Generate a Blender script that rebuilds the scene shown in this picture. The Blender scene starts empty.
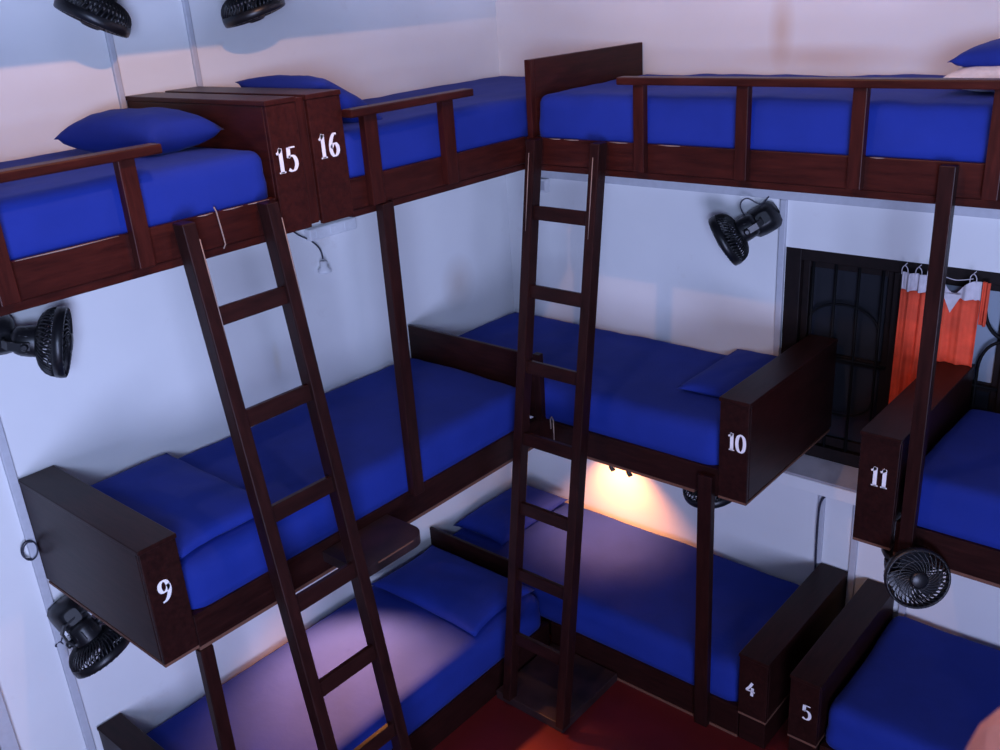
import bpy, bmesh, math, random
from mathutils import Vector, Matrix, noise

random.seed(7)
SC = bpy.context.scene
COL = SC.collection
PI = math.pi

# ------------------------------------------------------------------ materials
def new_mat(name):
    m = bpy.data.materials.new(name)
    m.use_nodes = True
    nt = m.node_tree
    b = nt.nodes['Principled BSDF']
    return m, nt, b

def tex_coord(nt, scale=(1, 1, 1), kind='Object'):
    tc = nt.nodes.new('ShaderNodeTexCoord')
    mp = nt.nodes.new('ShaderNodeMapping')
    mp.inputs['Scale'].default_value = scale
    nt.links.new(tc.outputs[kind], mp.inputs['Vector'])
    return mp.outputs['Vector']

def noise_node(nt, vec, scale, detail=4, rough=.55):
    n = nt.nodes.new('ShaderNodeTexNoise')
    n.inputs['Scale'].default_value = scale
    n.inputs['Detail'].default_value = detail
    n.inputs['Roughness'].default_value = rough
    nt.links.new(vec, n.inputs['Vector'])
    return n.outputs['Fac']

def ramp(nt, fac, stops):
    r = nt.nodes.new('ShaderNodeValToRGB')
    els = r.color_ramp.elements
    while len(els) < len(stops):
        els.new(.5)
    for e, (p, c) in zip(els, stops):
        e.position = p
        e.color = (*c, 1)
    nt.links.new(fac, r.inputs['Fac'])
    return r.outputs['Color']

def bump(nt, b, fac, strength=.2, dist=.01):
    bp = nt.nodes.new('ShaderNodeBump')
    bp.inputs['Strength'].default_value = strength
    bp.inputs['Distance'].default_value = dist
    nt.links.new(fac, bp.inputs['Height'])
    nt.links.new(bp.outputs['Normal'], b.inputs['Normal'])

def plain(name, col, rough=.5, metal=0, spec=.5, var=.12, nscale=30):
    m, nt, b = new_mat(name)
    v = tex_coord(nt)
    f = noise_node(nt, v, nscale)
    lo = tuple(c * (1 - var) for c in col)
    hi = tuple(min(1, c * (1 + var)) for c in col)
    nt.links.new(ramp(nt, f, [(.3, lo), (.7, hi)]), b.inputs['Base Color'])
    b.inputs['Roughness'].default_value = rough
    b.inputs['Metallic'].default_value = metal
    b.inputs['Specular IOR Level'].default_value = spec
    return m

def wood_mat(name, dark, mid, scale, rough=.38):
    m, nt, b = new_mat(name)
    v = tex_coord(nt, scale)
    f = noise_node(nt, v, 6, 6, .6)
    c1 = ramp(nt, f, [(.25, dark), (.6, mid), (.85, tuple(min(1, c * 1.5) for c in mid))])
    v2 = tex_coord(nt)
    g = noise_node(nt, v2, 2.3, 2)
    mx = nt.nodes.new('ShaderNodeMixRGB'); mx.blend_type = 'MULTIPLY'
    mx.inputs['Fac'].default_value = .6
    nt.links.new(c1, mx.inputs['Color1'])
    nt.links.new(ramp(nt, g, [(.3, (.55, .5, .5)), (.7, (1, 1, 1))]), mx.inputs['Color2'])
    # small worn flecks where the varnish is chipped
    h = noise_node(nt, v2, 46, 3, .7)
    mx2 = nt.nodes.new('ShaderNodeMixRGB')
    nt.links.new(ramp(nt, h, [(.74, (0, 0, 0)), (.80, (.5, .5, .5))]), mx2.inputs['Fac'])
    nt.links.new(mx.outputs['Color'], mx2.inputs['Color1'])
    mx2.inputs['Color2'].default_value = (.10, .045, .03, 1)
    nt.links.new(mx2.outputs['Color'], b.inputs['Base Color'])
    b.inputs['Roughness'].default_value = rough
    b.inputs['Specular IOR Level'].default_value = .15
    bump(nt, b, f, .12, .004)
    return m

SX, SY, SZ = (1.2, 9, 9), (9, 1.2, 9), (9, 9, 1.2)
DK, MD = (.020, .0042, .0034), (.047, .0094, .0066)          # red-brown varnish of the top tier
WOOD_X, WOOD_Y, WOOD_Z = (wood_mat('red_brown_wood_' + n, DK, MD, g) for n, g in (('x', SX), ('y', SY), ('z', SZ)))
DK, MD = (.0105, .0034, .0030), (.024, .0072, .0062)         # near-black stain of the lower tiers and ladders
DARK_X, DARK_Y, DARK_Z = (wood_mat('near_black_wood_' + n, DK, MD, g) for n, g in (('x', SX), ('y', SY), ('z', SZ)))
RAW = plain('bare_plywood_edge', (.12, .05, .03), .7)
STEP = plain('worn_brown_step', (.018, .008, .009), .5, nscale=9, var=.6)
BLACK = plain('black_plastic', (.0075, .0078, .010), .38, spec=.45)
BLADE = plain('dark_blade_plastic', (.02, .021, .026), .35)
NUM = plain('white_number_paint', (.78, .78, .80), .6, var=.06)
WHITE = plain('white_plastic', (.72, .73, .76), .4, var=.04)
TRUNK = plain('grey_white_trunking', (.50, .51, .56), .5, var=.05)
CORD = plain('dark_cord', (.03, .03, .05), .5)
TWINE = plain('pale_twine', (.26, .19, .16), .9)
IRON = plain('black_iron', (.004, .004, .005), .65, spec=.2)
TILE = plain('grey_sill_tile', (.33, .31, .33), .5, var=.25, nscale=5)
ORANGE = plain('orange_cotton', (.78, .085, .035), .85, var=.15, nscale=14)
LINING = plain('white_cotton', (.62, .58, .62), .9)
SKIN = plain('bare_skin', (.42, .18, .15), .5, var=.08)
FRAMEW = plain('dark_window_wood', (.009, .0045, .0045), .6, var=.4, spec=.25)
SHEETW = plain('white_sheet', (.70, .68, .70), .9)

def sheet_mat():
    m, nt, b = new_mat('royal_blue_cotton')
    v = tex_coord(nt)
    f = noise_node(nt, v, 3.5, 4)
    nt.links.new(ramp(nt, f, [(.3, (.0085, .0235, .205)), (.7, (.0110, .0290, .250))]), b.inputs['Base Color'])
    b.inputs['Roughness'].default_value = .85
    b.inputs['Specular IOR Level'].default_value = .15
    b.inputs['Sheen Weight'].default_value = .06
    b.inputs['Sheen Roughness'].default_value = .4
    b.inputs['Sheen Tint'].default_value = (.5, .55, 1, 1)
    w = noise_node(nt, v, 26, 3)
    bump(nt, b, w, .10, .01)
    return m
BLUE = sheet_mat()

def wall_mat():
    m, nt, b = new_mat('white_wall_paint')
    v = tex_coord(nt)
    f = noise_node(nt, v, 1.4, 5)
    s = noise_node(nt, v, 3.1, 6, .65)
    mx = nt.nodes.new('ShaderNodeMixRGB'); mx.blend_type = 'MULTIPLY'; mx.inputs['Fac'].default_value = 1
    nt.links.new(ramp(nt, f, [(.3, (.74, .74, .75)), (.7, (.80, .80, .80))]), mx.inputs['Color1'])
    nt.links.new(ramp(nt, s, [(.20, (.86, .82, .80)), (.36, (1, 1, 1))]), mx.inputs['Color2'])
    last = mx.outputs['Color']
    # a hand smudge on the left wall, brown damp streaks on the back wall
    for c, sc, col in (((0, -.48, 1.91), (1, 6.5, 5.5), (.78, .72, .68)), ((1.70, 0, 3.22), (14, 1, 5), (.86, .74, .66)), ((1.90, 0, 3.10), (2.2, 1, 14), (.88, .78, .72)), ((0, -1.79, 1.87), (1, 34, 9), (.96, .92, .84))):
        sub = nt.nodes.new('ShaderNodeVectorMath'); sub.operation = 'SUBTRACT'; sub.inputs[1].default_value = c
        nt.links.new(v, sub.inputs[0])
        mul = nt.nodes.new('ShaderNodeVectorMath'); mul.operation = 'MULTIPLY'; mul.inputs[1].default_value = sc
        nt.links.new(sub.outputs[0], mul.inputs[0])
        ln = nt.nodes.new('ShaderNodeVectorMath'); ln.operation = 'LENGTH'
        nt.links.new(mul.outputs[0], ln.inputs[0])
        m2 = nt.nodes.new('ShaderNodeMixRGB'); m2.blend_type = 'MULTIPLY'; m2.inputs['Fac'].default_value = 1
        nt.links.new(last, m2.inputs['Color1'])
        nt.links.new(ramp(nt, ln.outputs['Value'], [(.15, col), (1, (1, 1, 1))]), m2.inputs['Color2'])
        last = m2.outputs['Color']
    nt.links.new(last, b.inputs['Base Color'])
    b.inputs['Roughness'].default_value = .75
    b.inputs['Specular IOR Level'].default_value = .2
    bump(nt, b, noise_node(nt, v, 18, 4), .05, .01)
    return m
WALL = wall_mat()

def floor_mat():
    m, nt, b = new_mat('dark_red_floor_paint')
    v = tex_coord(nt)
    f = noise_node(nt, v, 2.2, 5)
    nt.links.new(ramp(nt, f, [(.3, (.056, .0034, .0046)), (.7, (.098, .0056, .0078))]), b.inputs['Base Color'])
    b.inputs['Roughness'].default_value = .45
    return m
FLOOR = floor_mat()

def glass_mat(name, col, rough):
    m, nt, b = new_mat(name)
    v = tex_coord(nt)
    f = noise_node(nt, v, 2.5, 2)
    nt.links.new(ramp(nt, f, [(.3, tuple(c * .9 for c in col)), (.7, col)]), b.inputs['Base Color'])
    b.inputs['Roughness'].default_value = rough
    return m
PANE_D = glass_mat('dark_night_glass', (.020, .022, .028), .25)
PANE_L = glass_mat('pale_lit_glass', (.30, .36, .44), .4)  # light on the paler pane is put into its base colour

# ------------------------------------------------------------------ mesh tools
def box(bm, x0, x1, y0, y1, z0, z1, bev=.003):
    t = bmesh.new()
    bmesh.ops.create_cube(t, size=1)
    for v in t.verts:
        v.co = Vector(((x0 + x1) / 2 + v.co.x * (x1 - x0), (y0 + y1) / 2 + v.co.y * (y1 - y0), (z0 + z1) / 2 + v.co.z * (z1 - z0)))
    if bev:
        bmesh.ops.bevel(t, geom=t.edges[:], offset=bev, segments=2, affect='EDGES', profile=.5)
    merge(bm, t)

def merge(bm, t, mat=None):
    if mat is not None:
        bmesh.ops.transform(t, matrix=mat, verts=t.verts[:])
    vm = {v: bm.verts.new(v.co) for v in t.verts}
    for f in t.faces:
        try:
            nf = bm.faces.new([vm[v] for v in f.verts]); nf.smooth = f.smooth
        except ValueError:
            pass
    t.free()

def frame_from(d):
    d = Vector(d).normalized()
    a = Vector((0, 0, 1)) if abs(d.z) < .9 else Vector((1, 0, 0))
    u = d.cross(a).normalized()
    return u, d.cross(u).normalized()

def tube(bm, pts, r, n=8, cap=True, closed=False):
    pts = [Vector(p) for p in pts]
    rings = []
    N = len(pts)
    u0 = None
    for i, p in enumerate(pts):
        if closed:
            d = pts[(i + 1) % N] - pts[i - 1]
        else:
            d = pts[min(i + 1, N - 1)] - pts[max(i - 1, 0)]
        d.normalize()
        if u0 is None:
            u0, _ = frame_from(d)
        u = (u0 - d * u0.dot(d)).normalized()
        u0 = u
        w = d.cross(u)
        rr = r[i] if isinstance(r, (list, tuple)) else r
        rings.append([bm.verts.new(p + (u * math.cos(2 * PI * k / n) + w * math.sin(2 * PI * k / n)) * rr) for k in range(n)])
    M = N if closed else N - 1
    for i in range(M):
        a, b = rings[i], rings[(i + 1) % N]
        for k in range(n):
            f = bm.faces.new((a[k], a[(k + 1) % n], b[(k + 1) % n], b[k])); f.smooth = True
    if cap and not closed:
        bm.faces.new(rings[0][::-1]); bm.faces.new(rings[-1])

def bar(bm, pts, w, t, wdir):
    """flat bar of width w (along wdir) and thickness t swept along pts"""
    pts = [Vector(p) for p in pts]
    rings = []
    for i, p in enumerate(pts):
        d = (pts[min(i + 1, len(pts) - 1)] - pts[max(i - 1, 0)]).normalized()
        wd = Vector(wdir); wd = (wd - d * wd.dot(d)).normalized()
        td = d.cross(wd)
        rings.append([bm.verts.new(p + wd * a * w / 2 + td * b * t / 2) for a, b in ((-1, -1), (1, -1), (1, 1), (-1, 1))])
    for a, b in zip(rings, rings[1:]):
        for k in range(4):
            bm.faces.new((a[k], a[(k + 1) % 4], b[(k + 1) % 4], b[k]))
    bm.faces.new(rings[0][::-1]); bm.faces.new(rings[-1])

def lathe(bm, prof, n=32, cap=True):
    rings = [[bm.verts.new((r * math.cos(2 * PI * k / n), r * math.sin(2 * PI * k / n), z)) for k in range(n)] for r, z in prof]
    for a, b in zip(rings, rings[1:]):
        for k in range(n):
            f = bm.faces.new((a[k], a[(k + 1) % n], b[(k + 1) % n], b[k])); f.smooth = True
    if cap:
        bm.faces.new(rings[0][::-1]); bm.faces.new(rings[-1])

def obj(name, bm, mat, parent=None, shade_auto=False):
    bmesh.ops.recalc_face_normals(bm, faces=bm.faces[:])
    me = bpy.data.meshes.new(name)
    bm.to_mesh(me); bm.free()
    me.materials.append(mat)
    o = bpy.data.objects.new(name, me)
    COL.objects.link(o)
    if parent is not None:
        o.parent = parent
        o.matrix_parent_inverse = Matrix.Identity(4)
        o.matrix_basis = Matrix.Translation(-parent_origin(parent))
    return o

def parent_origin(p):
    v = Vector((0, 0, 0))
    while p is not None:
        v += p.location
        p = p.parent
    return v

def tag(o, label, cat, group=None):
    o['label'] = label; o['category'] = cat
    if group: o['group'] = group
    return o

def thing(name, label, cat, loc=(0, 0, 0), group=None):
    o = bpy.data.objects.new(name, None)
    o.empty_display_size = .1
    COL.objects.link(o)
    o.location = loc
    return tag(o, label, cat, group)

def struct(name, bm, mat, parent=None):
    o = obj(name, bm, mat, parent)
    if parent is None:
        o['kind'] = 'structure'
    return o

def part(name, mat, parent, *boxes, bev=.003, label=None):
    bm = bmesh.new()
    for b in boxes:
        box(bm, *b, bev=bev)
    o = obj(name, bm, mat, parent)
    if label: o['label'] = label
    return o

# ------------------------------------------------------------------ the setting
bm = bmesh.new(); box(bm, -.15, 0, -5.6, .15, -.1, 4.9, 0); struct('wall_left', bm, WALL)
def holed_wall():
    bm = bmesh.new()
    wx0, wx1, wz0, wz1 = 1.775, 3.30, 1.13, 2.222
    for b in ((0, wx0, 0, .15, -.1, 4.9), (wx1, 5.6, 0, .15, -.1, 4.9), (wx0, wx1, 0, .15, -.1, wz0), (wx0, wx1, 0, .15, wz1, 4.9)):
        box(bm, *b, bev=0)
    return bm
struct('wall_back', holed_wall(), WALL)
bm = bmesh.new(); box(bm, 0, 5.6, -5.6, 0, -.1, 0, 0); struct('floor', bm, FLOOR)
bm = bmesh.new(); box(bm, -.15, 5.6, -5.6, .15, 4.9, 5.0, 0); struct('ceiling', bm, WALL)
bm = bmesh.new(); box(bm, .45, .57, -5.6, -.82, 3.585, 4.9, .004); struct('trim_1', bm, WALL)   # unseen ceiling beam, added and cut short to shadow the left wall's top

# unseen landing, added to hold the leg and shade the lower bunks
bm = bmesh.new(); box(bm, 3.80, 5.6, -5.6, -3.0, 2.62, 2.75, .01); struct('added_landing', bm, WOOD_X)
# window: frame, mullion, two casements of two panes, iron grilles
bm = bmesh.new()
for b in ((1.775, 1.855, .0, .10, 1.13, 2.222), (3.225, 3.30, .0, .10, 1.13, 2.222), (1.855, 3.225, .0, .10, 2.165, 2.222), (1.855, 3.225, .0, .10, 1.13, 1.20),
          (2.30, 2.37, .0, .10, 1.20, 2.165), (2.79, 2.85, .0, .10, 1.20, 2.165)):
    box(bm, *b, bev=.004)
win = struct('window_1', bm, FRAMEW)
CAS = ((1.855, 2.30, PANE_D), (2.37, 2.79, PANE_L), (2.85, 3.225, PANE_D))
for x0, x1, pm in CAS:
    part('casement', FRAMEW, win, (x0, x0 + .035, .03, .07, 1.20, 2.165), (x1 - .035, x1, .03, .07, 1.20, 2.165), (x0 + .035, x1 - .035, .03, .07, 2.13, 2.165),
         (x0 + .035, x1 - .035, .03, .07, 1.20, 1.25), (x0 + .035, x1 - .035, .03, .07, 1.66, 1.70))
    part('pane', pm, win, (x0 + .03, x1 - .03, .048, .054, 1.69, 2.14), bev=0)
    part('pane', PANE_D, win, (x0 + .03, x1 - .03, .048, .054, 1.24, 1.67), bev=0)
    bm = bmesh.new()
    n = 4
    w = (x1 - x0)
    for k in range(n):
        x = x0 + w * (k + .72) / n - .02
        if pm is PANE_L:
            break
        tube(bm, [(x, .012, 1.20), (x, .012, 2.17)], .0065, 6)
    tube(bm, [(x0, .012, 1.69), (x1, .012, 1.69)], .0065, 6)
    xc = (x0 + x1) / 2
    if pm is PANE_L:
        for s in (-1, 1):
            xa = xc + s * .115
            for zz, sg in ((2.07, -1), (1.77, 1)):
                tube(bm, [(xa + s * .10 * (1 - math.cos(a)), .012, zz + sg * .145 * math.sin(a)) for a in [PI / 2 * j / 8 for j in range(9)]], .008, 6)
            tube(bm, [(xa, .012, 2.07), (xa, .012, 2.17)], .0075, 6)
            tube(bm, [(xa, .012, 1.20), (xa, .012, 1.77)], .0075, 6)
    else:
        for zc, s in ((1.86, 1), (1.50, -1)):
            tube(bm, [(xc + .17 * math.cos(a), .012, zc + s * .11 * math.sin(a)) for a in [PI * j / 16 for j in range(17)]], .0065, 6)
    obj('window_grille', bm, IRON, win)
# sloping tiled sill
bm = bmesh.new()
vs = [bm.verts.new(p) for p in ((1.80, -.12, 1.075), (3.4, -.12, 1.075), (3.4, 0, 1.13), (1.80, 0, 1.13), (1.80, -.12, 1.062), (3.4, -.12, 1.062), (3.4, 0, 1.062), (1.80, 0, 1.062))]
for f in ((0, 1, 2, 3), (7, 6, 5, 4), (0, 4, 5, 1), (1, 5, 6, 2), (2, 6, 7, 3), (3, 7, 4, 0)):
    bm.faces.new([vs[i] for i in f])
sill = struct('trim_2', bm, TILE)
bm = bmesh.new(); box(bm, 1.79, 3.41, -.125, 0, .992, 1.062, .003); struct('trim_3', bm, WALL)
# white boxed cable trunking fixed to the walls
def trunk(n, *b):
    bm = bmesh.new()
    for q in b: box(bm, *q, bev=.004)
    return struct('trim_%d' % n, bm, TRUNK)
trunk(4, (.20, 3.6, -.022, 0, 2.455, 2.50))
trunk(5, (1.742, 1.775, -.022, 0, 1.20, 2.455))
trunk(6, (2.03, 2.065, -.020, 0, .30, .992))
trunk(7, (2.215, 2.25, -.020, 0, .30, .992))
trunk(8, (2.485, 2.52, -.020, 0, .20, .992))
trunk(9, (0, .02, -3.115, -3.08, .0, 3.1))
trunk(10, (0, .018, -2.325, -2.30, 2.99, 4.4))
trunk(11, (0, .018, -1.965, -1.94, 2.99, 4.4))
# doorway at the far left of the left wall
bm = bmesh.new(); box(bm, 0, .045, -3.44, -3.375, 0, 2.05, .004); box(bm, 0, .045, -4.35, -4.285, 0, 2.05, .004); box(bm, 0, .045, -4.285, -3.44, 1.985, 2.05, .004)
door = struct('door_1', bm, TRUNK)
part('dark_doorway_panel', WOOD_Z, door, (0, .03, -4.285, -3.44, 0, 1.985))  # dark panel stands for the shade inside the open doorway

# ------------------------------------------------------------------ painted numbers
GLYPH = {
 '1': [[(.30, 0), (.30, 1)], [(.32, .99), (.22, .86), (.10, .80)], [(.14, .02), (.46, .02)]],
 '5': [[(.50, .97), (.17, .97)], [(.17, .98), (.14, .56)], [(.13, .57), (.28, .63), (.42, .57), (.50, .40), (.49, .20), (.38, .05), (.22, .02), (.09, .10)]],
 '6': [[(.47, .93), (.34, .94), (.20, .76), (.12, .48), (.13, .20), (.24, .03), (.38, .04), (.49, .18), (.50, .36), (.40, .52), (.26, .50), (.14, .36)]],
 '0': [[(.30, 1), (.14, .86), (.08, .5), (.14, .14), (.30, 0), (.46, .14), (.52, .5), (.46, .86), (.30, 1)]],
 '9': [[(.48, .70), (.42, .90), (.28, .98), (.13, .88), (.09, .68), (.16, .50), (.30, .46), (.43, .56), (.49, .72), (.50, .48), (.42, .22), (.28, .06), (.12, .01)]],
 '4': [[(.40, .98), (.24, .66), (.06, .36), (.30, .36), (.58, .34)], [(.42, .62), (.40, .30), (.38, .02)]],
}
def catmull(p, n=6):
    if len(p) < 3: return p
    out = []
    for i in range(len(p) - 1):
        a, b, c, d = p[max(i - 1, 0)], p[i], p[i + 1], p[min(i + 2, len(p) - 1)]
        for k in range(n):
            t = k / n
            out.append(tuple(.5 * (2 * b[j] + (c[j] - a[j]) * t + (2 * a[j] - 5 * b[j] + 4 * c[j] - d[j]) * t * t + (3 * b[j] - a[j] - 3 * c[j] + d[j]) * t ** 3) for j in (0, 1)))
    return out + [p[-1]]
def number(text, origin, right, up, height, adv, parent, nrm):
    bm = bmesh.new()
    O, R, U, Nn = (Vector(v) for v in (origin, right, up, nrm))
    for i, ch in enumerate(text):
        for st in GLYPH[ch]:
            pts = catmull([(x, y) for x, y in st])
            P = [O + R * (adv * i + x * height) + U * (y * height) for x, y in pts]
            prev = None
            for k, p in enumerate(P):
                d = (P[min(k + 1, len(P) - 1)] - P[max(k - 1, 0)]).normalized()
                s = d.cross(Nn)
                w = height * (.030 + .062 * abs(d.dot(U)) ** 1.3)
                ring = [bm.verts.new(p + s * w + Nn * h) for h in (0, .0012)] + [bm.verts.new(p - s * w + Nn * h) for h in (.0012, 0)]
                if prev:
                    for a in range(4):
                        bm.faces.new((prev[a], prev[(a + 1) % 4], ring[(a + 1) % 4], ring[a]))
                else:
                    bm.faces.new(ring[::-1])
                prev = ring
            bm.faces.new(prev)
    o = obj('painted_number', bm, NUM, parent)
    o['label'] = 'white painted number ' + text
    return o

# ------------------------------------------------------------------ headboard lockers
def locker(parent, along, a0, a1, depth, z0, z1, text, norg, nh, adv):
    """boarded box across the head of a bunk; along = axis of its thickness"""
    t = .018
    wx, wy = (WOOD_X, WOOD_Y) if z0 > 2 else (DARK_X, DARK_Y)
    if along == 'Y':     # on the left wall, front faces +X
        bx = [(.012, depth - t, a0, a0 + t, z0 + .01, z1 - t), (.012, depth - t, a1 - t, a1, z0 + .01, z1 - t),
              (.01, depth + .004, a0 - .003, a1 + .003, z1 - t, z1), (depth - t, depth, a0 + .0015, a1 - .0015, z0, z1 - t),
              (.012, depth - t, a0 + t, a1 - t, z0 + .01, z0 + .03)]
        o = part('headboard_locker', wx, parent, *bx)
        number(text, (depth, norg[0], norg[1]), (0, 1, 0), (0, 0, 1), nh, adv, o, (1, 0, 0))
        if z0 < 2: part('bare_edge', RAW, o, (.02, depth - .001, a0 + .002, a1 - .002, z0 - .012, z0), bev=.001, label='unpainted plywood bottom edge of the locker')
    else:                # on the back wall, front faces -Y
        bx = [(a0, a0 + t, -depth + t, -.012, z0 + .01, z1 - t), (a1 - t, a1, -depth + t, -.012, z0 + .01, z1 - t),
              (a0 - .003, a1 + .003, -depth - .004, -.01, z1 - t, z1), (a0 + .0015, a1 - .0015, -depth, -depth + t, z0, z1 - t),
              (a0 + t, a1 - t, -depth + t, -.012, z0 + .01, z0 + .03)]
        o = part('headboard_locker', wy, parent, *bx)
        number(text, (norg[0], -depth, norg[1]), (1, 0, 0), (0, 0, 1), nh, adv, o, (0, -1, 0))
        part('bare_edge', RAW, o, (a0 + .002, a1 - .002, -depth + .001, -.02, z0 - .012, z0), bev=.001, label='unpainted plywood bottom edge of the locker')
    return o

# ------------------------------------------------------------------ bunk frames
T = .03
def rail_y(parent, W, y0, y1, z0, z1, batten=0):
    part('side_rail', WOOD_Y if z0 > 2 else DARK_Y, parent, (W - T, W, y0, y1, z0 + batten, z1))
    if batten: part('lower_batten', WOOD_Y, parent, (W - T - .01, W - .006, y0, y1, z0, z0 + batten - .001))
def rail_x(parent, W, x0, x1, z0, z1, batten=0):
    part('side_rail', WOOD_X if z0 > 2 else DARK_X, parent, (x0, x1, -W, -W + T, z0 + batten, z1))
    if batten: part('lower_batten', WOOD_X, parent, (x0, x1, -W + .006, -W + T + .01, z0, z0 + batten - .001))

# --- top tier, left wall, bunk 15
ZT0, ZT1, WT, ZH = 2.70, 2.847, .916, 3.103
b15 = thing('bunk_bed', 'upper bunk frame on the left wall with locker end numbered 15', 'bunk bed', (WT, -3.3, ZT0))
rail_y(b15, WT, -4.25, -2.300, ZT0, ZT1, .03)
part('bed_base', WOOD_Y, b15, (.012, WT - T - .001, -4.25, -2.300, ZT1 - .04, ZT1 - .008))
part('handrail', WOOD_Y, b15, (WT - .005, WT + .055, -4.2, -2.728, ZH - .03, ZH), bev=.005)
for y in (-4.15, -3.30, -2.87):
    part('rail_post', WOOD_Z, b15, (WT, WT + .034, y, y + .056, ZT0 + .035, ZH - .03))
locker(b15, 'Y', -2.297, -2.166, .924, 2.712, 3.175, '15', (-2.287, 2.925), .085, .047)
bm = bmesh.new()
tube(bm, [(WT + .004, -2.556, 2.866), (WT + .008, -2.552, 2.850), (WT + .006, -2.546, 2.81), (WT + .007, -2.542, 2.77), (WT + .006, -2.538, 2.735), (WT + .007, -2.548, 2.722)], .0026, 6)
o = obj('tied_string', bm, TWINE, b15); o['label'] = 'pale string tied over the rail'

for y0, y1 in ((-2.62, -2.56), (-2.52, -2.44), (-2.42, -2.33), (-3.22, -2.90)):
    bm = bmesh.new(); tube(bm, [(WT - .001, y0, ZT1 - .001), (WT, (y0 + y1) / 2, ZT1 - .002), (WT - .001, y1, ZT1 - .001)], [.0012, .0024, .0012], 5)
    o = obj('worn_edge', bm, TWINE, b15); o['label'] = 'pale chipped top edge of the rail'

# --- bunk 16
b16 = thing('bunk_bed', 'upper bunk frame in the left corner with locker end numbered 16', 'bunk bed', (WT, -1.0, ZT0))
rail_y(b16, WT, -1.958, -.905, ZT0, ZT1, .03)
part('bed_base', WOOD_Y, b16, (.012, WT - T - .001, -1.958, -.012, ZT1 - .04, ZT1 - .008))
part('handrail', WOOD_Y, b16, (WT - .005, WT + .055, -1.958, -1.292, ZH - .03, ZH), bev=.005)
for y in (-1.882, -1.462):
    part('rail_post', WOOD_Z, b16, (WT, WT + .034, y, y + .064, ZT0 + .035, ZH - .03))
locker(b16, 'Y', -2.118, -1.962, .924, 2.712, 3.175, '16', (-2.095, 2.945), .085, .050)
part('filler_board', WOOD_Z, b16, (.05, .912, -2.162, -2.122, 2.72, 3.168))
part('support_post', DARK_Z, b16, (WT - .002, WT + .04, -1.845, -1.785, 1.44, ZT0 + .032))

# --- bunk 17 along the back wall
b17 = thing('bunk_bed', 'upper bunk frame along the back wall with a long guard rail', 'bunk bed', (1.9, -WT, ZT0))
rail_x(b17, WT, .925, 2.98, ZT0, ZT1, .03)
part('bed_base', WOOD_X, b17, (.955, 2.98, -WT + T + .001, -.012, ZT1 - .04, ZT1 - .008))
part('handrail', WOOD_X, b17, (1.455, 3.02, -WT - .055, -WT + .005, ZH - .018, ZH + .012), bev=.005)
for x in (1.519, 1.975, 2.414, 2.862):
    part('rail_post', WOOD_Z, b17, (x + .002, x + .052, -WT - .034, -WT, ZT0 + .035, ZH - .018))
part('end_panel', WOOD_Y, b17, (.946, .969, -WT + .03, -.012, 2.848, 3.18))
part('corner_post', WOOD_Z, b17, (.940, .970, -WT - .004, -WT + .029, 2.70, 3.18))
part('support_post', DARK_Z, b17, (2.726, 2.779, -WT - .04, -WT - .001, 1.29, 2.84))
part('end_board', WOOD_Y, b17, (2.982, 3.01, -WT, -.012, ZT0, 3.0))

for x0, x1 in ((1.06, 1.12), (1.14, 1.22), (1.38, 1.47), (1.62, 1.72), (2.48, 2.53)):
    bm = bmesh.new(); tube(bm, [(x0, -WT + .001, ZT1 - .001), ((x0 + x1) / 2, -WT, ZT1 - .002), (x1, -WT + .001, ZT1 - .001)], [.0012, .0024, .0012], 5)
    o = obj('worn_edge', bm, TWINE, b17); o['label'] = 'pale chipped top edge of the rail'

# --- middle tier, bunk 9
ZM0, ZM1, WM = 1.290, 1.44, .905
b9 = thing('bunk_bed', 'middle bunk frame on the left wall with locker end numbered 9', 'bunk bed', (WM, -2.0, ZM0))
rail_y(b9, WM, -2.93, -.895, ZM0 + .012, ZM1)
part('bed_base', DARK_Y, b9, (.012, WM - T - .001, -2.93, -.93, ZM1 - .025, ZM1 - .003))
part('bare_edge', RAW, b9, (WM - .04, WM - .002, -2.93, -.92, ZM0 - .004, ZM0 + .0115), bev=.001, label='unpainted plywood strip under the rail')
locker(b9, 'Y', -3.08, -2.936, .920, 1.325, 1.80, '9', (-3.042, 1.565), .085, .05)
part('foot_panel', DARK_X, b9, (.012, .90, -.922, -.902, ZM1 + .005, 1.785))
part('panel_post', DARK_Z, b9, (.902, .942, -.928, -.892, ZM1 - .01, 1.795))
part('support_post', DARK_Z, b9, (WM - .035, WM + .005, -2.935, -2.88, .18, ZM0 - .005))
# rounded landing board for the ladder
bm = bmesh.new()
pts = [(.907, -1.975), (.907, -2.335), (1.150, -2.335), (1.150, -2.10)] + [(1.150 - .07 + .07 * math.cos(a), -2.045 + .07 * math.sin(a)) for a in [PI / 2 * j / 8 for j in range(9)]]
lo = [bm.verts.new((x, y, 1.355)) for x, y in pts]; hi = [bm.verts.new((x, y, 1.40)) for x, y in pts]
bm.faces.new(lo[::-1]); bm.faces.new(hi)
for k in range(len(pts)):
    bm.faces.new((lo[k], lo[(k + 1) % len(pts)], hi[(k + 1) % len(pts)], hi[k]))
o = obj('landing_step', bm, STEP, b9); o['label'] = 'worn brown landing board with a rounded corner'
part('worn_edge', RAW, o, (1.1505, 1.152, -2.25, -2.055, 1.391, 1.398), bev=0, label='pale worn front edge')

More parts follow.
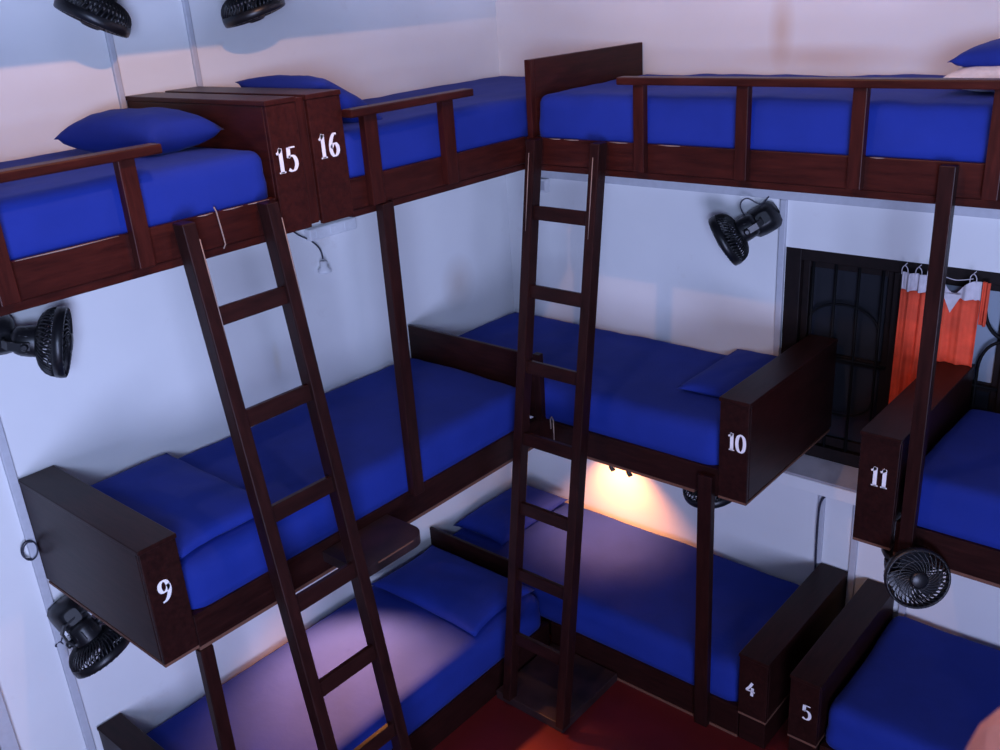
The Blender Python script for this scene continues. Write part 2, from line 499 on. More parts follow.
# --- bunk 10
b10 = thing('bunk_bed', 'middle bunk frame along the back wall with locker end numbered 10', 'bunk bed', (1.0, -WM, ZM0))
rail_x(b10, WM, .906, 1.922, ZM0 + .012, ZM1)
part('bed_base', DARK_X, b10, (.012, 1.918, -WM + T + .001, -.012, ZM1 - .025, ZM1 - .003))
part('bare_edge', RAW, b10, (.91, 1.80, -WM + .002, -WM + .04, ZM0 - .004, ZM0 + .0115), bev=.001, label='unpainted plywood strip under the rail')
locker(b10, 'X', 1.926, 2.066, .918, 1.320, 1.80, '10', (1.963, 1.562), .082, .042)
part('support_post', DARK_Z, b10, (1.838, 1.908, -WM - .038, -WM - .001, 0, ZM1 - .03))
for x in (1.33, 1.43):
    bm = bmesh.new()
    tube(bm, [(x, -WM + .02, ZM0 - .004), (x, -WM + .02, ZM0 - .02), (x + .01, -WM + .015, ZM0 - .03), (x + .02, -WM + .02, ZM0 - .022)], [.012, .012, .010, .008], 8)
    obj('rail_hook', bm, BLACK, b10)
bm = bmesh.new()
tube(bm, [(.985, -WM - .006, 1.40), (.985, -WM - .008, 1.455), (.993, -WM - .006, 1.468), (1.003, -WM - .008, 1.455), (1.003, -WM - .007, 1.33)], .0035, 6)
o = obj('wire_hook', bm, TWINE, b10); o['label'] = 'thin pale wire hook on the rail corner'

# --- bunk 11
b11 = thing('bunk_bed', 'middle bunk frame at the right edge with locker end numbered 11', 'bunk bed', (3.0, -WM, ZM0))
rail_x(b11, WM, 2.695, 4.6, ZM0 + .012, ZM1)
part('bed_base', DARK_X, b11, (2.695, 4.6, -WM + T + .001, -.095, ZM1 - .025, ZM1 - .003))
part('bare_edge', RAW, b11, (2.695, 4.6, -WM + .002, -WM + .04, ZM0 - .004, ZM0 + .0115), bev=.001, label='unpainted plywood strip under the rail')
locker(b11, 'X', 2.534, 2.689, .918, 1.320, 1.80, '11', (2.578, 1.578), .082, .036)

# --- bottom tier
ZL1, WL = .18, .906
b3 = thing('bunk_bed', 'bottom bunk frame on the left wall under the bunk numbered 9', 'bunk bed', (WL, -2.0, 0))
rail_y(b3, WL, -2.93, -.915, 0, ZL1)
part('bed_base', DARK_Y, b3, (.012, WL - T - .001, -2.93, -.93, ZL1 - .03, ZL1 - .003))
t = .018
part('headboard_locker', DARK_X, b3, (.012, .905, -3.05, -3.05 + t, .18, .506), (.012, .905, -2.938 - t, -2.938, .18, .506), (.01, .927, -3.053, -2.935, .506, .524), (.905, .923, -3.05, -2.938, .17, .506))
part('plinth', DARK_X, b3, (.05, .90, -3.04, -2.945, 0, .17))
part('foot_panel', DARK_X, b3, (.012, .70, -.922, -.904, .19, .488))

b4 = thing('bunk_bed', 'bottom bunk frame along the back wall with locker end numbered 4', 'bunk bed', (1.0, -WL, 0))
rail_x(b4, WL, .91, 2.06, 0, ZL1)
part('bed_base', DARK_X, b4, (.012, 2.06, -WL + T + .001, -.012, ZL1 - .03, ZL1 - .003))
part('bare_edge', RAW, b4, (.92, 2.06, -WL - .004, -WL - .0005, 0, .014), bev=0, label='pale scuffed bottom edge of the rail')
locker(b4, 'X', 2.066, 2.213, .928, .182, .524, '4', (2.106, .305), .078, .05)
part('plinth', DARK_X, b4, (2.066, 2.20, -.905, -.05, 0, .165))

b5 = thing('bunk_bed', 'bottom bunk frame at the lower right corner with locker end numbered 5', 'bunk bed', (3.0, -WL, 0))
rail_x(b5, WL, 2.466, 4.4, 0, ZL1)
part('bed_base', DARK_X, b5, (2.466, 4.4, -WL + T + .001, -.03, ZL1 - .03, ZL1 - .003))
locker(b5, 'X', 2.318, 2.460, .928, .182, .524, '5', (2.380, .31), .08, .05)
part('plinth', DARK_X, b5, (2.32, 2.455, -.905, -.05, 0, .165))

# low step in the corner at the ladder foot
bm = bmesh.new(); box(bm, .92, 1.36, -1.40, -.915, 0, .05, .004)
tag(obj('floor_step', bm, STEP), 'low brown wooden step on the red floor at the inner bunk corner', 'step')

# ------------------------------------------------------------------ mattresses
def lattice(x0, x1, y0, y1, z0, z1, sp):
    nx, ny, nz = (max(2, round((b - a) / sp)) for a, b in ((x0, x1), (y0, y1), (z0, z1)))
    bm = bmesh.new(); V = {}
    def vert(i, j, k):
        if (i, j, k) not in V:
            V[i, j, k] = bm.verts.new((x0 + (x1 - x0) * i / nx, y0 + (y1 - y0) * j / ny, z0 + (z1 - z0) * k / nz))
        return V[i, j, k]
    for i in range(nx):
        for j in range(ny):
            for k in (0, nz):
                bm.faces.new([vert(i, j, k), vert(i + 1, j, k), vert(i + 1, j + 1, k), vert(i, j + 1, k)])
    for i in range(nx):
        for k in range(nz):
            for j in (0, ny):
                bm.faces.new([vert(i, j, k), vert(i + 1, j, k), vert(i + 1, j, k + 1), vert(i, j, k + 1)])
    for j in range(ny):
        for k in range(nz):
            for i in (0, nx):
                bm.faces.new([vert(i, j, k), vert(i, j + 1, k), vert(i, j + 1, k + 1), vert(i, j, k + 1)])
    return bm

def mattress(x0, x1, y0, y1, z0, z1, seed, label, r=.078, amp=.007):
    bm = lattice(x0, x1, y0, y1, z0, z1, .03)
    r = min(r, (z1 - z0) * .48)
    lo = Vector((x0 + r, y0 + r, z0 + .02)); hi = Vector((x1 - r, y1 - r, z1 - r))
    for v in bm.verts:
        c = Vector([min(max(v.co[a], lo[a]), hi[a]) for a in range(3)])
        d = v.co - c
        rr = r
        if d.length > 1e-6:
            # squash towards a rounded corner
            m = max(abs(d.x) / r, abs(d.y) / r, abs(d.z) / (r if d.z > 0 else .02))
            L = d.length
            v.co = c + d * (m * (r if d.z >= 0 else .02 if abs(d.z) > max(abs(d.x), abs(d.y)) else r) / L if L > 0 else 1)
        p = v.co + Vector((seed * 7.3, seed * 3.1, 0))
        n = noise.noise(p * 2.2) * amp * 1.2 + noise.noise(Vector((p.x * 9, p.y * 3.5, p.z * 4))) * amp * .55 + abs(noise.noise(Vector((p.x * 4 + p.y * 6, p.y * 2, p.z * 3)))) * amp * .6
        up = (v.co.z - z0) / (z1 - z0)
        if up > .35:
            out = Vector((d.x, d.y, max(d.z, 0)))
            v.co += (out.normalized() if out.length > 1e-6 else Vector((0, 0, 1))) * (n - amp * .7)
        # keep clear of the walls and the base
        v.co.x = max(v.co.x, .006); v.co.y = min(v.co.y, -.006); v.co.z = max(v.co.z, z0)
    for f in bm.faces: f.smooth = True
    return tag(obj('mattress', bm, BLUE), label, 'mattress')

mattress(.012, .905, -4.24, -2.300, ZT1 - .004, 3.018, 1, 'blue-sheeted mattress on the top tier left of the twin lockers', r=.05)
mattress(.012, .905, -1.956, -.012, ZT1 - .004, 3.022, 2, 'blue-sheeted mattress on the top tier between the twin lockers and the room corner', r=.05)
mattress(.972, 2.975, -.905, -.012, ZT1 - .004, 3.036, 3, 'long blue-sheeted mattress on the top tier behind the guard rail along the back wall', r=.05, amp=.011)
mattress(.012, .896, -2.930, -.926, ZM1, 1.632, 4, 'blue-sheeted mattress on the middle tier along the left wall behind the left ladder')
mattress(.012, 1.920, -.896, -.012, ZM1, 1.632, 5, 'blue-sheeted mattress on the middle tier filling the corner left of the window')
mattress(2.697, 4.59, -.896, -.095, ZM1, 1.655, 6, 'blue-sheeted mattress on the middle tier cut by the right edge, below the curtains', r=.05)
mattress(.012, .896, -2.930, -.926, ZL1, .385, 7, 'blue-sheeted mattress on the bottom tier at the left, glowing lilac under a lamp')
mattress(.012, 2.058, -.896, -.012, ZL1, .385, 8, 'blue-sheeted mattress on the bottom tier in the corner, lit by the glowing wall lamp')
mattress(2.468, 4.39, -.896, -.012, ZL1, .405, 9, 'dark blue-sheeted mattress on the bottom tier at the lower right corner', r=.06)

# ------------------------------------------------------------------ pillows
def pillow(cx, cy, z0, lx, ly, h, rot, seed, label, tilt=0, mat=None):
    n = 22
    bm = bmesh.new()
    grid = {}
    for s in (1, -1):
        for i in range(n + 1):
            for j in range(n + 1):
                u, v = 2 * i / n - 1, 2 * j / n - 1
                edge = i in (0, n) or j in (0, n)
                if edge and s == -1:
                    grid[s, i, j] = grid[1, i, j]; continue
                pr = (max(0, 1 - abs(u) ** 2.6) * max(0, 1 - abs(v) ** 2.6)) ** .45
                x = u * (1 - .09 * (1 - v * v) * abs(u) ** 3) * lx / 2
                y = v * (1 - .09 * (1 - u * u) * abs(v) ** 3) * ly / 2
                w = noise.noise(Vector((u * 2.2 + seed, v * 2.2, s))) * .12 + noise.noise(Vector((u * 6 + seed, v * 4, s))) * .05
                z = s * h / 2 * pr * (1 + w) * (1 if s > 0 else .75)
                grid[s, i, j] = bm.verts.new((x, y, z))
    for s in (1, -1):
        for i in range(n):
            for j in range(n):
                q = [grid[s, i, j], grid[s, i + 1, j], grid[s, i + 1, j + 1], grid[s, i, j + 1]]
                f = bm.faces.new(q if s > 0 else q[::-1]); f.smooth = True
    M = Matrix.Translation((cx, cy, z0 + h * .36)) @ Matrix.Rotation(math.radians(rot), 4, 'Z') @ Matrix.Rotation(math.radians(tilt), 4, 'X')
    bmesh.ops.transform(bm, matrix=M, verts=bm.verts[:])
    return tag(obj('pillow', bm, mat or BLUE), label, 'pillow')

pillow(.425, -2.50, 3.008, .56, .31, .18, 8, 1, 'plump blue pillow standing out above the upper left guard rail')
pillow(.50, -1.76, 3.035, .56, .38, .15, 0, 2, 'blue pillow peeking out behind the twin lockers on the top tier', tilt=-32)
pillow(2.84, -.36, 3.090, .44, .56, .13, 0, 3, 'blue pillow at the far right of the top back-wall bunk')
pillow(2.83, -.40, 3.030, .48, .62, .12, 2, 4, 'white pillow lying beneath a blue one on the top back-wall bunk', mat=SHEETW)
pillow(.45, -2.69, 1.615, .84, .46, .12, 0, 5, 'blue pillow on the left middle bunk at its near end by the locker')
pillow(1.73, -.34, 1.622, .36, .62, .09, 0, 6, 'blue pillow on the middle corner bunk at its window end')
pillow(.47, -1.22, .372, .80, .50, .12, 0, 7, 'blue pillow on the bottom left bunk against its foot panel')
pillow(.24, -.42, .378, .40, .66, .13, 0, 8, 'blue pillow in the corner of the bottom back-wall bunk')

# ------------------------------------------------------------------ ladders
def ladder(axis, lat0, lat1, out0, slope, ztop, zbot, rungs, label):
    t = thing('bunk_ladder', label, 'ladder', (out0, lat0, zbot) if axis == 'X' else (lat0, -out0, zbot))
    def P(lat, z, o=0):
        out = out0 + slope * (ztop - z) + o
        return Vector((out, lat, z)) if axis == 'X' else Vector((lat, -out, z))
    latdir = Vector((0, 1, 0)) if axis == 'X' else Vector((1, 0, 0))
    wd = .050
    for lat in (lat0, lat1):
        bm = bmesh.new()
        pts = [P(lat, ztop), P(lat, (ztop + zbot) / 2), P(lat, zbot)]
        d = (pts[-1] - pts[0]).normalized()
        od = latdir.cross(d).normalized()
        vs = []
        for p, zc in ((pts[0], ztop), (pts[-1], zbot)):
            for a, b in ((-1, -1), (1, -1), (1, 1), (-1, 1)):
                q = p + latdir * a * wd / 2 + od * b * .030
                # cut the stile ends level
                q = q + d * ((zc - q.z) / d.z)
                vs.append(bm.verts.new(q))
        bm.faces.new(vs[0:4]); bm.faces.new(vs[4:8][::-1])
        for k in range(4):
            bm.faces.new((vs[k], vs[(k + 1) % 4], vs[4 + (k + 1) % 4], vs[4 + k]))
        bmesh.ops.bevel(bm, geom=bm.edges[:], offset=.004, segments=2, affect='EDGES', profile=.5)
        st = obj('stile', bm, DARK_Z, t)
        # varnish worn off the inner front corner near the top
        bm = bmesh.new()
        e = od * .0295 + latdir * (wd / 2 - .0015) * (1 if axis == 'X' else -.2)
        if (e.x if axis == 'X' else -e.y) < 0: e = e - od * .059
        tube(bm, [P(lat, ztop - .06) + e, P(lat, ztop - .20) + e, P(lat, ztop - .40) + e], [.0022, .0026, .0012], 5)
        o = obj('worn_edge', bm, TWINE, st); o['label'] = 'pale line where the varnish is worn off'
    for z in rungs:
        bm = bmesh.new()
        a, b = P(lat0 + wd / 2 - .004, z), P(lat1 - wd / 2 + .004, z)
        o = P(lat0, z - .1) - P(lat0, z); o.normalize()
        n = latdir.cross(o)
        bar(bm, [a, b], .062, .026, o)
        bmesh.ops.bevel(bm, geom=bm.edges[:], offset=.003, segments=2, affect='EDGES', profile=.5)
        obj('rung', bm, DARK_Y if axis == 'X' else DARK_X, t)
    return t
ladder('X', -2.702, -2.375, .964, .152, 2.85, 0, [2.530 - .359 * i for i in range(7)], 'wooden ladder leaning on the upper bunk numbered 15')
ladder('Y', 1.012, 1.358, .962, .155, 2.85, .05, [2.533 - .3546 * i for i in range(7)], 'wooden ladder leaning on the back-wall top bunk by the inner corner')

# ------------------------------------------------------------------ fans
R = .128
def fan_meshes():
    m = {}
    bm = bmesh.new()
    lathe(bm, [(.057, -.078), (.060, -.088), (.055, -.145), (.048, -.160), (.030, -.170), (.005, -.172)], 28)
    for k in range(10):   # cooling slots along the back of the housing
        a = 2 * PI * k / 10
        tube(bm, [(.057 * math.cos(a), .057 * math.sin(a), -.10), (.054 * math.cos(a), .054 * math.sin(a), -.14)], .003, 5)
    m['motor_housing'] = (bm, BLACK)
    bm = bmesh.new()
    n = 44
    for k in range(n):
        a = 2 * PI * k / n
        pts = []
        for s in range(7):
            t = s / 6
            rr = .050 + (R - .050) * math.sin(t * PI / 2) ** 1.0
            z = -.080 + .068 * t ** 1.9
            aa = a + .35 * t
            pts.append((rr * math.cos(aa), rr * math.sin(aa), z))
        tube(bm, pts, .0042, 4)
    for rr, z in ((.062, -.078), (.100, -.055)):
        tube(bm, [(rr * math.cos(2 * PI * k / 40), rr * math.sin(2 * PI * k / 40), z) for k in range(40)], .004, 5, closed=True)
    m['rear_cage'] = (bm, BLACK)
    bm = bmesh.new()
    lathe(bm, [(R - .004, -.020), (R + .005, -.017), (R + .007, 0), (R + .005, .017), (R - .004, .020), (R - .006, 0), (R - .004, -.020)], 48, cap=False)
    m['rim_band'] = (bm, BLACK)
    bm = bmesh.new()
    n = 30
    for k in range(n):
        a = 2 * PI * k / n
        pts = []
        for s in range(8):
            t = s / 7
            rr = .032 + (R - .032) * t
            z = .018 + .010 * (1 - t ** 2.2)
            aa = a - .95 * (1 - t) ** 1.2
            pts.append((rr * math.cos(aa), rr * math.sin(aa), z))
        tube(bm, pts, .0026, 4)
    tube(bm, [(.085 * math.cos(2 * PI * k / 40), .085 * math.sin(2 * PI * k / 40), .024) for k in range(40)], .0028, 5, closed=True)
    m['front_grille'] = (bm, BLACK)
    bm = bmesh.new()
    lathe(bm, [(.036, .022), (.036, .032), (.028, .037), (.004, .039)], 24)
    m['hub_cap'] = (bm, BLACK)
    return m
FM = {}
for k, (bm_, mt) in fan_meshes().items():
    bmesh.ops.recalc_face_normals(bm_, faces=bm_.faces[:])
    me = bpy.data.meshes.new(k); bm_.to_mesh(me); bm_.free(); me.materials.append(mt); FM[k] = me
def blade_mesh():
    bm = bmesh.new()
    rows = []
    for s in range(6):
        t = s / 5
        r = .022 + .088 * t
        half = math.radians(20 + 22 * math.sin(t * PI * .75))
        row = []
        for q in range(5):
            a = -half + 2 * half * q / 4 + .25 * t
            z = -.022 + .030 * (q / 4 - .5)
            row.append((r * math.cos(a), r * math.sin(a), z))
        rows.append(row)
    for dz in (0, .0025):
        g = [[bm.verts.new((x, y, z + dz)) for x, y, z in row] for row in rows]
        for i in range(5):
            for j in range(4):
                f = bm.faces.new((g[i][j], g[i + 1][j], g[i + 1][j + 1], g[i][j + 1])); f.smooth = True
    me = bpy.data.meshes.new('blade'); bm.to_mesh(me); bm.free(); me.materials.append(BLADE)
    return me
BL = blade_mesh()

def fan(root, axis, head, basedir, label, scale=1, group='black wall fans'):
    root, head = Vector(root), Vector(head)
    A = Vector(axis).normalized()
    t = thing('wall_fan', label, 'fan', root, group)
    u, w = frame_from(A)
    M = Matrix(((u.x, w.x, A.x, 0), (u.y, w.y, A.y, 0), (u.z, w.z, A.z, 0), (0, 0, 0, 1)))
    if M.determinant() < 0:
        M = Matrix(((u.x, -w.x, A.x, 0), (u.y, -w.y, A.y, 0), (u.z, -w.z, A.z, 0), (0, 0, 0, 1)))
    H = Matrix.Translation(head - root) @ M @ Matrix.Scale(scale, 4)
    for k in ('motor_housing', 'rear_cage', 'rim_band', 'front_grille', 'hub_cap'):
        o = bpy.data.objects.new(k, FM[k]); COL.objects.link(o); o.parent = t; o.matrix_basis = H
    for k in range(3):
        o = bpy.data.objects.new('blade', BL); COL.objects.link(o); o.parent = t
        o.matrix_basis = H @ Matrix.Rotation(2 * PI * k / 3 + .4, 4, 'Z')
    pivot = head - A * .2
    # rounded wedge base from the mounting point to the pivot
    B = Vector(basedir).normalized()
    L = (pivot - root).length
    D = (pivot - root).normalized() if L > 1e-4 else B
    bu = (u - D * u.dot(D)).normalized(); bw = D.cross(bu)
    bm = bmesh.new()
    rings = []
    n = 20
    for tt, sc in ((0, .066), (.06, .074), (.45, .076), (.8, .064), (1.0, .046), (1.1, .030)):
        c = root + D * L * tt
        ring = []
        for q in range(n):
            a = 2 * PI * q / n
            ca, sa = math.cos(a), math.sin(a)
            e = (abs(ca) ** 4 + abs(sa) ** 4) ** -.25
            p = c + (bu * ca * .95 + bw * sa * 1.05) * e * sc
            if tt == 0:
                p -= B * (p - root).dot(B)
            else:
                s = (p - root).dot(B)
                if s < .002: p += B * (.002 - s)
            ring.append(bm.verts.new(p))
        rings.append(ring)
    for a, b in zip(rings, rings[1:]):
        for q in range(n):
            f = bm.faces.new((a[q], a[(q + 1) % n], b[(q + 1) % n], b[q])); f.smooth = True
    bm.faces.new(rings[0][::-1]); bm.faces.new(rings[-1])
    obj('mount_base', bm, BLACK, t)
    # yoke with two arms around the housing
    bm = bmesh.new()
    for s in (-1, 1):
        pts = [pivot + A * .005, pivot + u * s * .045 + A * .008, pivot + u * s * .072 + A * .030, pivot + u * s * .075 + A * .075, pivot + u * s * .066 + A * .10]
        bar(bm, pts, .030, .009, w)
    obj('yoke', bm, BLACK, t)
    for s in (-1, 1):
        bm = bmesh.new()
        c = pivot + A * .085
        tube(bm, [c + u * s * .055, c + u * s * .084, c + u * s * .088], [.014, .014, .009], 12)
        obj('tilt_knob', bm, BLACK, t)
    for s in (-1, 1):
        bm = bmesh.new()
        c = pivot + u * s * .062 + A * .018
        box_bm = bmesh.new(); bmesh.ops.create_cube(box_bm, size=1)
        MM = Matrix.Translation(c + A * .016) @ Matrix(((u.x, w.x, A.x, 0), (u.y, w.y, A.y, 0), (u.z, w.z, A.z, 0), (0, 0, 0, 1))) @ Matrix.Diagonal((.012, .024, .020, 1))
        merge(bm, box_bm, MM)
        o = obj('label_sticker', bm, WHITE, t); o['label'] = 'small white sticker on the bracket'
    return t
fan((0, -2.344, 3.661), (-.25, -.415, -.875), (.145, -2.432, 3.474), (1, 0, 0), 'black wall fan cut by the top edge, leftmost of the two, tilted down-left')
fan((0, -1.814, 3.659), (.133, .248, -.96), (.200, -1.760, 3.452), (1, 0, 0), 'black wall fan cut by the top edge above locker 15, facing down')
fan((0, -3.03, 2.41), (.543, .816, -.201), (.24, -2.872, 2.358), (1, 0, 0), 'black wall fan at the left edge just below the upper bunk 15, facing right')
fan((0, -3.035, 1.13), (.346, .252, -.904), (.199, -3.012, 1.003), (1, 0, 0), 'black wall fan below locker 9 on the left wall, facing down')
fan((1.66, 0, 2.345), (-.75, -.40, -.525), (1.543, -.178, 2.268), (0, -1, 0), 'black wall fan on the back wall above the window, left corner of its frame')
fan((2.71, -.84, 1.283), (.55, -.80, .22), (2.823, -1.0, 1.281), (0, 0, -1), 'round black fan hanging below locker 11, its grille facing the viewer', scale=.90)
fan((1.76, -.76, 1.412), (.10, .20, -.97), (1.785, -.715, 1.213), (0, 0, -1), 'black fan mostly hidden under the corner of locker 10')

# ------------------------------------------------------------------ cords, plugs, sockets
def cordobj(name, label, cat, pts, r=.004, mat=CORD):
    bm = bmesh.new(); tube(bm, pts, r, 6)
    return tag(obj(name, bm, mat), label, cat)
def cat3(p, n=6):
    out = []
    for i in range(len(p) - 1):
        a, b, c, d = (Vector(p[max(i - 1, 0)]), Vector(p[i]), Vector(p[i + 1]), Vector(p[min(i + 2, len(p) - 1)]))
        for k in range(n):
            t = k / n
            out.append(.5 * (2 * b + (c - a) * t + (2 * a - 5 * b + 4 * c - d) * t * t + (3 * b - a - 3 * c + d) * t ** 3))
    return out + [Vector(p[-1])]
coil = [(.012, -3.085, 1.785), (.012, -3.075, 1.77), (.010, -3.090, 1.65), (.010, -3.105, 1.54)]
coil += [(.008 + .0012 * k, -3.115 + .030 * math.sin(2 * PI * k / 12), 1.495 + .042 * math.cos(2 * PI * k / 12)) for k in range(26)]
cordobj('cord_loop', 'thin dark cord hanging in a coil from the back of locker 9', 'cord', cat3(coil, 3), .0035)
cordobj('fan_cord', 'thin dark cord looping above the fan beside the window', 'cord', cat3([(1.74, -.012, 2.46), (1.69, -.015, 2.47), (1.66, -.05, 2.43), (1.60, -.08, 2.46), (1.57, -.09, 2.43), (1.60, -.10, 2.38), (1.66, -.11, 2.36)]), .0035)
cordobj('fan_cord', 'short dark cord knotted on the wall below the fan under locker 9', 'cord', cat3([(.03, -3.06, 1.10), (.02, -3.09, 1.04), (.012, -3.11, 1.00), (.012, -3.085, .985), (.02, -3.10, 1.03), (.012, -3.12, 1.015), (.014, -3.09, 1.0), (.02, -3.05, .97)]), .0035)
cordobj('wall_cable', 'dark cable running down the white trunking under the window sill', 'cord', cat3([(2.075, -.012, .985), (2.072, -.028, .95), (2.045, -.03, .88), (2.040, -.028, .70), (2.045, -.028, .45)]), .006)
t = thing('lamp_socket', 'white socket hanging on a cable under locker 16', 'socket', (.012, -1.46, 2.27))
bm = bmesh.new(); lathe(bm, [(.008, .045), (.018, .042), (.020, .012), (.034, 0), (.034, -.012), (.026, -.016)], 20)
bmesh.ops.transform(bm, matrix=Matrix.Translation((.036, -1.455, 2.245)) , verts=bm.verts[:])
obj('socket_body', bm, WHITE, t)
bm = bmesh.new(); tube(bm, cat3([(.012, -1.60, 2.475), (.012, -1.56, 2.44), (.018, -1.50, 2.40), (.030, -1.462, 2.35), (.036, -1.455, 2.30)]), .004, 6)
obj('cable', bm, CORD, t)
t = thing('extension_strip', 'white extension socket strip on the left wall under locker 16', 'socket', (0, -1.38, 2.44))
part('strip_body', WHITE, t, (0, .045, -1.52, -1.22, 2.40, 2.46), bev=.008)
for y in (-1.46, -1.37, -1.28):
    bm = bmesh.new(); box(bm, .045, .048, y - .022, y + .022, 2.412, 2.448, .001); obj('outlet', bm, WHITE, t)
t = thing('wall_outlet', 'white wall outlet box beside the corner under the top bunk', 'socket', (.25, 0, 2.41))
part('outlet_box', WHITE, t, (.19, .33, -.04, 0, 2.375, 2.452), bev=.006)
part('outlet_face', TRUNK, t, (.205, .255, -.043, -.04, 2.388, 2.44), bev=.001); part('outlet_face', TRUNK, t, (.268, .318, -.043, -.04, 2.388, 2.44), bev=.001)

# ------------------------------------------------------------------ curtains
def cloth(x0, x1, z0, z1, y, waves, amp, ph, sag=None, lean=0, th=.003):
    bm = bmesh.new(); nx, nz = 48, 24
    g = {}
    for s in (0, 1):
        for i in range(nx + 1):
            for j in range(nz + 1):
                u, v = i / nx, j / nz
                top = z1 - (sag(u) if sag else 0)
                z = z0 + (top - z0) * v
                yy = y + amp * (math.sin(u * waves * 2 * PI + ph) + .35 * math.sin(u * waves * 4.6 * PI + 1)) * (.6 + .4 * (1 - v))
                g[s, i, j] = bm.verts.new((x0 + (x1 - x0) * u + lean * (1 - v), yy + s * th, z))
    for s in (0, 1):
        for i in range(nx):
            for j in range(nz):
                f = bm.faces.new((g[s, i, j], g[s, i + 1, j], g[s, i + 1, j + 1], g[s, i, j + 1])); f.smooth = True
    for i in range(nx):
        for j in (0, nz):
            bm.faces.new((g[0, i, j], g[0, i + 1, j], g[1, i + 1, j], g[1, i, j]))
    for j in range(nz):
        for i in (0, nx):
            bm.faces.new((g[0, i, j], g[0, i, j + 1], g[1, i, j + 1], g[1, i, j]))
    return bm
def ties(parent, xs, z, y):
    for x in xs:
        bm = bmesh.new()
        tube(bm, cat3([(x - .014, y, z - .006), (x - .012, y - .004, z + .022), (x, y - .006, z + .036), (x + .012, y - .004, z + .020), (x + .012, y, z - .006)], 4), .0020, 5)
        tube(bm, [(x - .004, y - .006, z + .034), (x + .010, y - .010, z + .050)], .0020, 5)
        obj('tie', bm, LINING, parent)
c1 = thing('curtain', 'orange curtain with white heading left of the post by the window', 'curtain', (2.39, -.05, 1.2), 'orange window curtains')
obj('drape', cloth(2.352, 2.486, 1.22, 2.108, -.055, 2.2, .012, .3, lean=-.01), ORANGE, c1)
o = obj('heading', cloth(2.352, 2.484, 2.106, 2.188, -.056, 2.6, .013, .3), LINING, c1); o['label'] = 'white gathered top band'
ties(c1, (2.364, 2.424, 2.474), 2.185, -.056)
c2 = thing('curtain', 'orange curtain with drooping white heading right of the post by the window', 'curtain', (2.58, -.05, 1.2), 'orange window curtains')
obj('drape', cloth(2.500, 2.688, 1.22, 2.105, -.055, 2.4, .011, 1.4), ORANGE, c2)
dip = lambda u: .065 * math.exp(-((u - .42) / .22) ** 2)
o = obj('heading', cloth(2.500, 2.684, 2.103, 2.188, -.058, 2.2, .012, 1.4, sag=dip), LINING, c2); o['label'] = 'white gathered top band sagging in the middle'
bm = bmesh.new()
vs = [bm.verts.new(p) for p in ((2.535, -.074, 2.125), (2.615, -.074, 2.125), (2.575, -.076, 2.04), (2.535, -.070, 2.125), (2.615, -.070, 2.125), (2.575, -.072, 2.04))]
for f in ((0, 1, 2), (5, 4, 3), (0, 3, 4, 1), (1, 4, 5, 2), (2, 5, 3, 0)): bm.faces.new([vs[i] for i in f])
o = obj('folded_flap', bm, LINING, c2); o['label'] = 'white folded-over point of lining'
ties(c2, (2.512, 2.65), 2.185, -.056)
bm = bmesh.new(); tube(bm, cat3([(2.512, -.06, 2.20), (2.58, -.06, 2.185), (2.65, -.06, 2.20)]), .002, 5)
obj('cord', bm, LINING, c2)
obj('edge_fold', cloth(2.684, 2.716, 1.99, 2.185, -.040, .9, .010, .2), ORANGE, c2)

# ------------------------------------------------------------------ reading lamps under the middle bunks, hidden fixtures assumed from their glow
def reading_lamp(pos, label, energy, cone, blend, aim):
    x, y, z = pos
    t = thing('reading_lamp', label, 'lamp', (x, y, ZM1 - .03))
    bm = bmesh.new(); lathe(bm, [(.030, .0), (.030, -.012), (.010, -.016), (.010, -(ZM1 - .03 - z - .06))], 20)
    bmesh.ops.transform(bm, matrix=Matrix.Translation((x, y, ZM1 - .028)), verts=bm.verts[:]); obj('stem', bm, BLACK, t)
    bm = bmesh.new(); lathe(bm, [(.016, .065), (.022, .060), (.060, -.005), (.058, -.005), (.020, .056), (.014, .062)], 24, cap=False)
    bmesh.ops.transform(bm, matrix=Matrix.Translation((x, y, z)), verts=bm.verts[:]); obj('lamp_shade', bm, BLACK, t)
    m = bpy.data.materials.get('warm_bulb_glass')
    if not m:
        m, nt, b = new_mat('warm_bulb_glass')
        b.inputs['Emission Color'].default_value = (1, .62, .36, 1); b.inputs['Emission Strength'].default_value = 12
    bm = bmesh.new(); bmesh.ops.create_uvsphere(bm, u_segments=16, v_segments=10, radius=.02)
    bmesh.ops.transform(bm, matrix=Matrix.Translation((x, y, z + .028)), verts=bm.verts[:]); obj('bulb', bm, m, t)
    l = bpy.data.lights.new('lamp_light', 'SPOT'); l.energy = energy; l.color = (1, .34, .10); l.shadow_soft_size = .03
    l.spot_size = math.radians(cone); l.spot_blend = blend
    lo = bpy.data.objects.new('lamp_light', l); COL.objects.link(lo); lo.location = (x, y, z - .012)
    lo.rotation_euler = (Vector(aim) - lo.location).to_track_quat('-Z', 'Y').to_euler()
    return lo
reading_lamp((.78, -.17, .98), 'small warm reading lamp glowing under the corner middle bunk', 120, 100, .9, (.80, -.20, .3))
reading_lamp((.13, -1.74, 1.06), 'small warm reading lamp under the left middle bunk', 430, 88, .85, (.56, -2.05, .385))

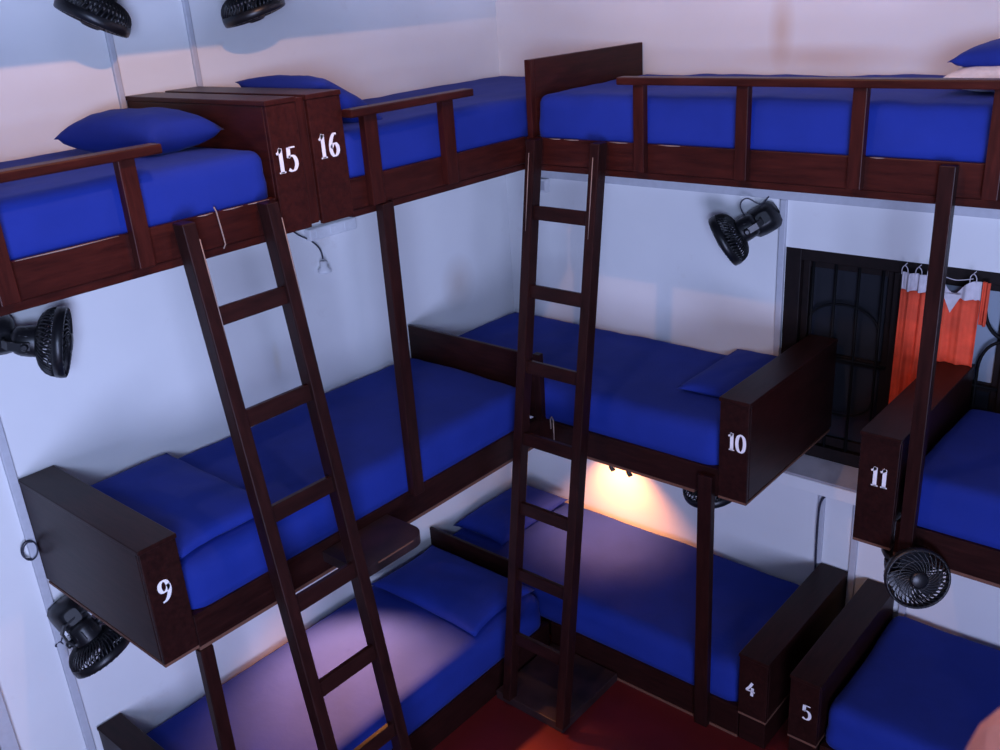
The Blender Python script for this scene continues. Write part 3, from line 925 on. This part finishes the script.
# ------------------------------------------------------------------ the bare leg at the lower right corner
me = bpy.data.meshes.new('person')
chain = [((4.16, -4.16, 2.86), .105), ((3.92, -3.86, 2.855), .098), ((3.70, -3.59, 2.885), .082), ((3.632, -3.578, 2.875), .080), ((3.645, -3.60, 2.72), .070), ((3.66, -3.61, 2.54), .054), ((3.66, -3.61, 2.42), .045), ((3.62, -3.56, 2.36), .045), ((3.55, -3.46, 2.34), .032)]
me.from_pydata([c for c, r in chain], [(i, i + 1) for i in range(len(chain) - 1)], [])
po = bpy.data.objects.new('person', me); COL.objects.link(po)
sk = po.modifiers.new('skin', 'SKIN')
for v, (c, r) in zip(me.skin_vertices[0].data, chain): v.radius = (r, r)
me.skin_vertices[0].data[0].use_root = True
po.modifiers.new('subsurf', 'SUBSURF').levels = 2
po.modifiers['subsurf'].render_levels = 2
me.materials.append(SKIN)
tag(po, 'blurred bare leg of a person at the bottom right corner of the photo', 'person')

# ------------------------------------------------------------------ light
w = bpy.data.worlds.new('World'); SC.world = w; w.use_nodes = True
bg = w.node_tree.nodes['Background']
bg.inputs['Color'].default_value = (.34, .45, 1, 1); bg.inputs['Strength'].default_value = .02

def area(name, loc, target, sx, sy, energy, col):
    l = bpy.data.lights.new(name, 'AREA'); l.shape = 'RECTANGLE'; l.size = sx; l.size_y = sy; l.energy = energy; l.color = col
    o = bpy.data.objects.new(name, l); COL.objects.link(o); o.location = loc
    d = Vector(target) - Vector(loc)
    o.rotation_euler = d.to_track_quat('-Z', 'Y').to_euler()
    return o
area('added_fill_light', (4.6, -5.2, 3.30), (0, -1.2, 2.8), 1.0, .8, 164, (.475, .605, 1))  # unseen cool fill light, added to brighten the walls; no window here
area('added_fill_light', (5, -5, 1.3), (.5, -.5, 2.0), 1.5, 1.5, 200, (.52, .59, 1))  # low added fill with no window behind it, lifts the back wall
l = bpy.data.lights.new('assumed_ceiling_bulb', 'POINT'); l.energy = 60; l.color = (1, .47, .22); l.shadow_soft_size = .02  # unseen bulb, assumed from the warm light and shadow edges on the walls
lo = bpy.data.objects.new('assumed_ceiling_bulb', l); COL.objects.link(lo); lo.location = (1.8, -2.6, 4.15)

# ------------------------------------------------------------------ camera
cam = bpy.data.cameras.new('camera'); co = bpy.data.objects.new('camera', cam); COL.objects.link(co)
fw = Vector((-.62038398, .68750116, -.37744651)); rt = Vector((.75819011, .64885203, -.06433354)); up = Vector((-.20067755, .32608771, .92379399))
Cp = Vector((3.71263294, -4.29041387, 3.47973778))
co.matrix_world = Matrix(((rt.x, up.x, -fw.x, Cp.x), (rt.y, up.y, -fw.y, Cp.y), (rt.z, up.z, -fw.z, Cp.z), (0, 0, 0, 1)))
cam.sensor_width = 36; cam.lens = 948.82182 * 36 / 1000
cam.clip_start = .05
cam.dof.use_dof = True; cam.dof.focus_distance = 4.4; cam.dof.aperture_fstop = 6.5
SC.camera = co
SC.view_settings.view_transform = 'Standard'; SC.view_settings.look = 'None'
SC.view_settings.exposure = 0; SC.view_settings.gamma = 1
SC.view_settings.use_curve_mapping = False
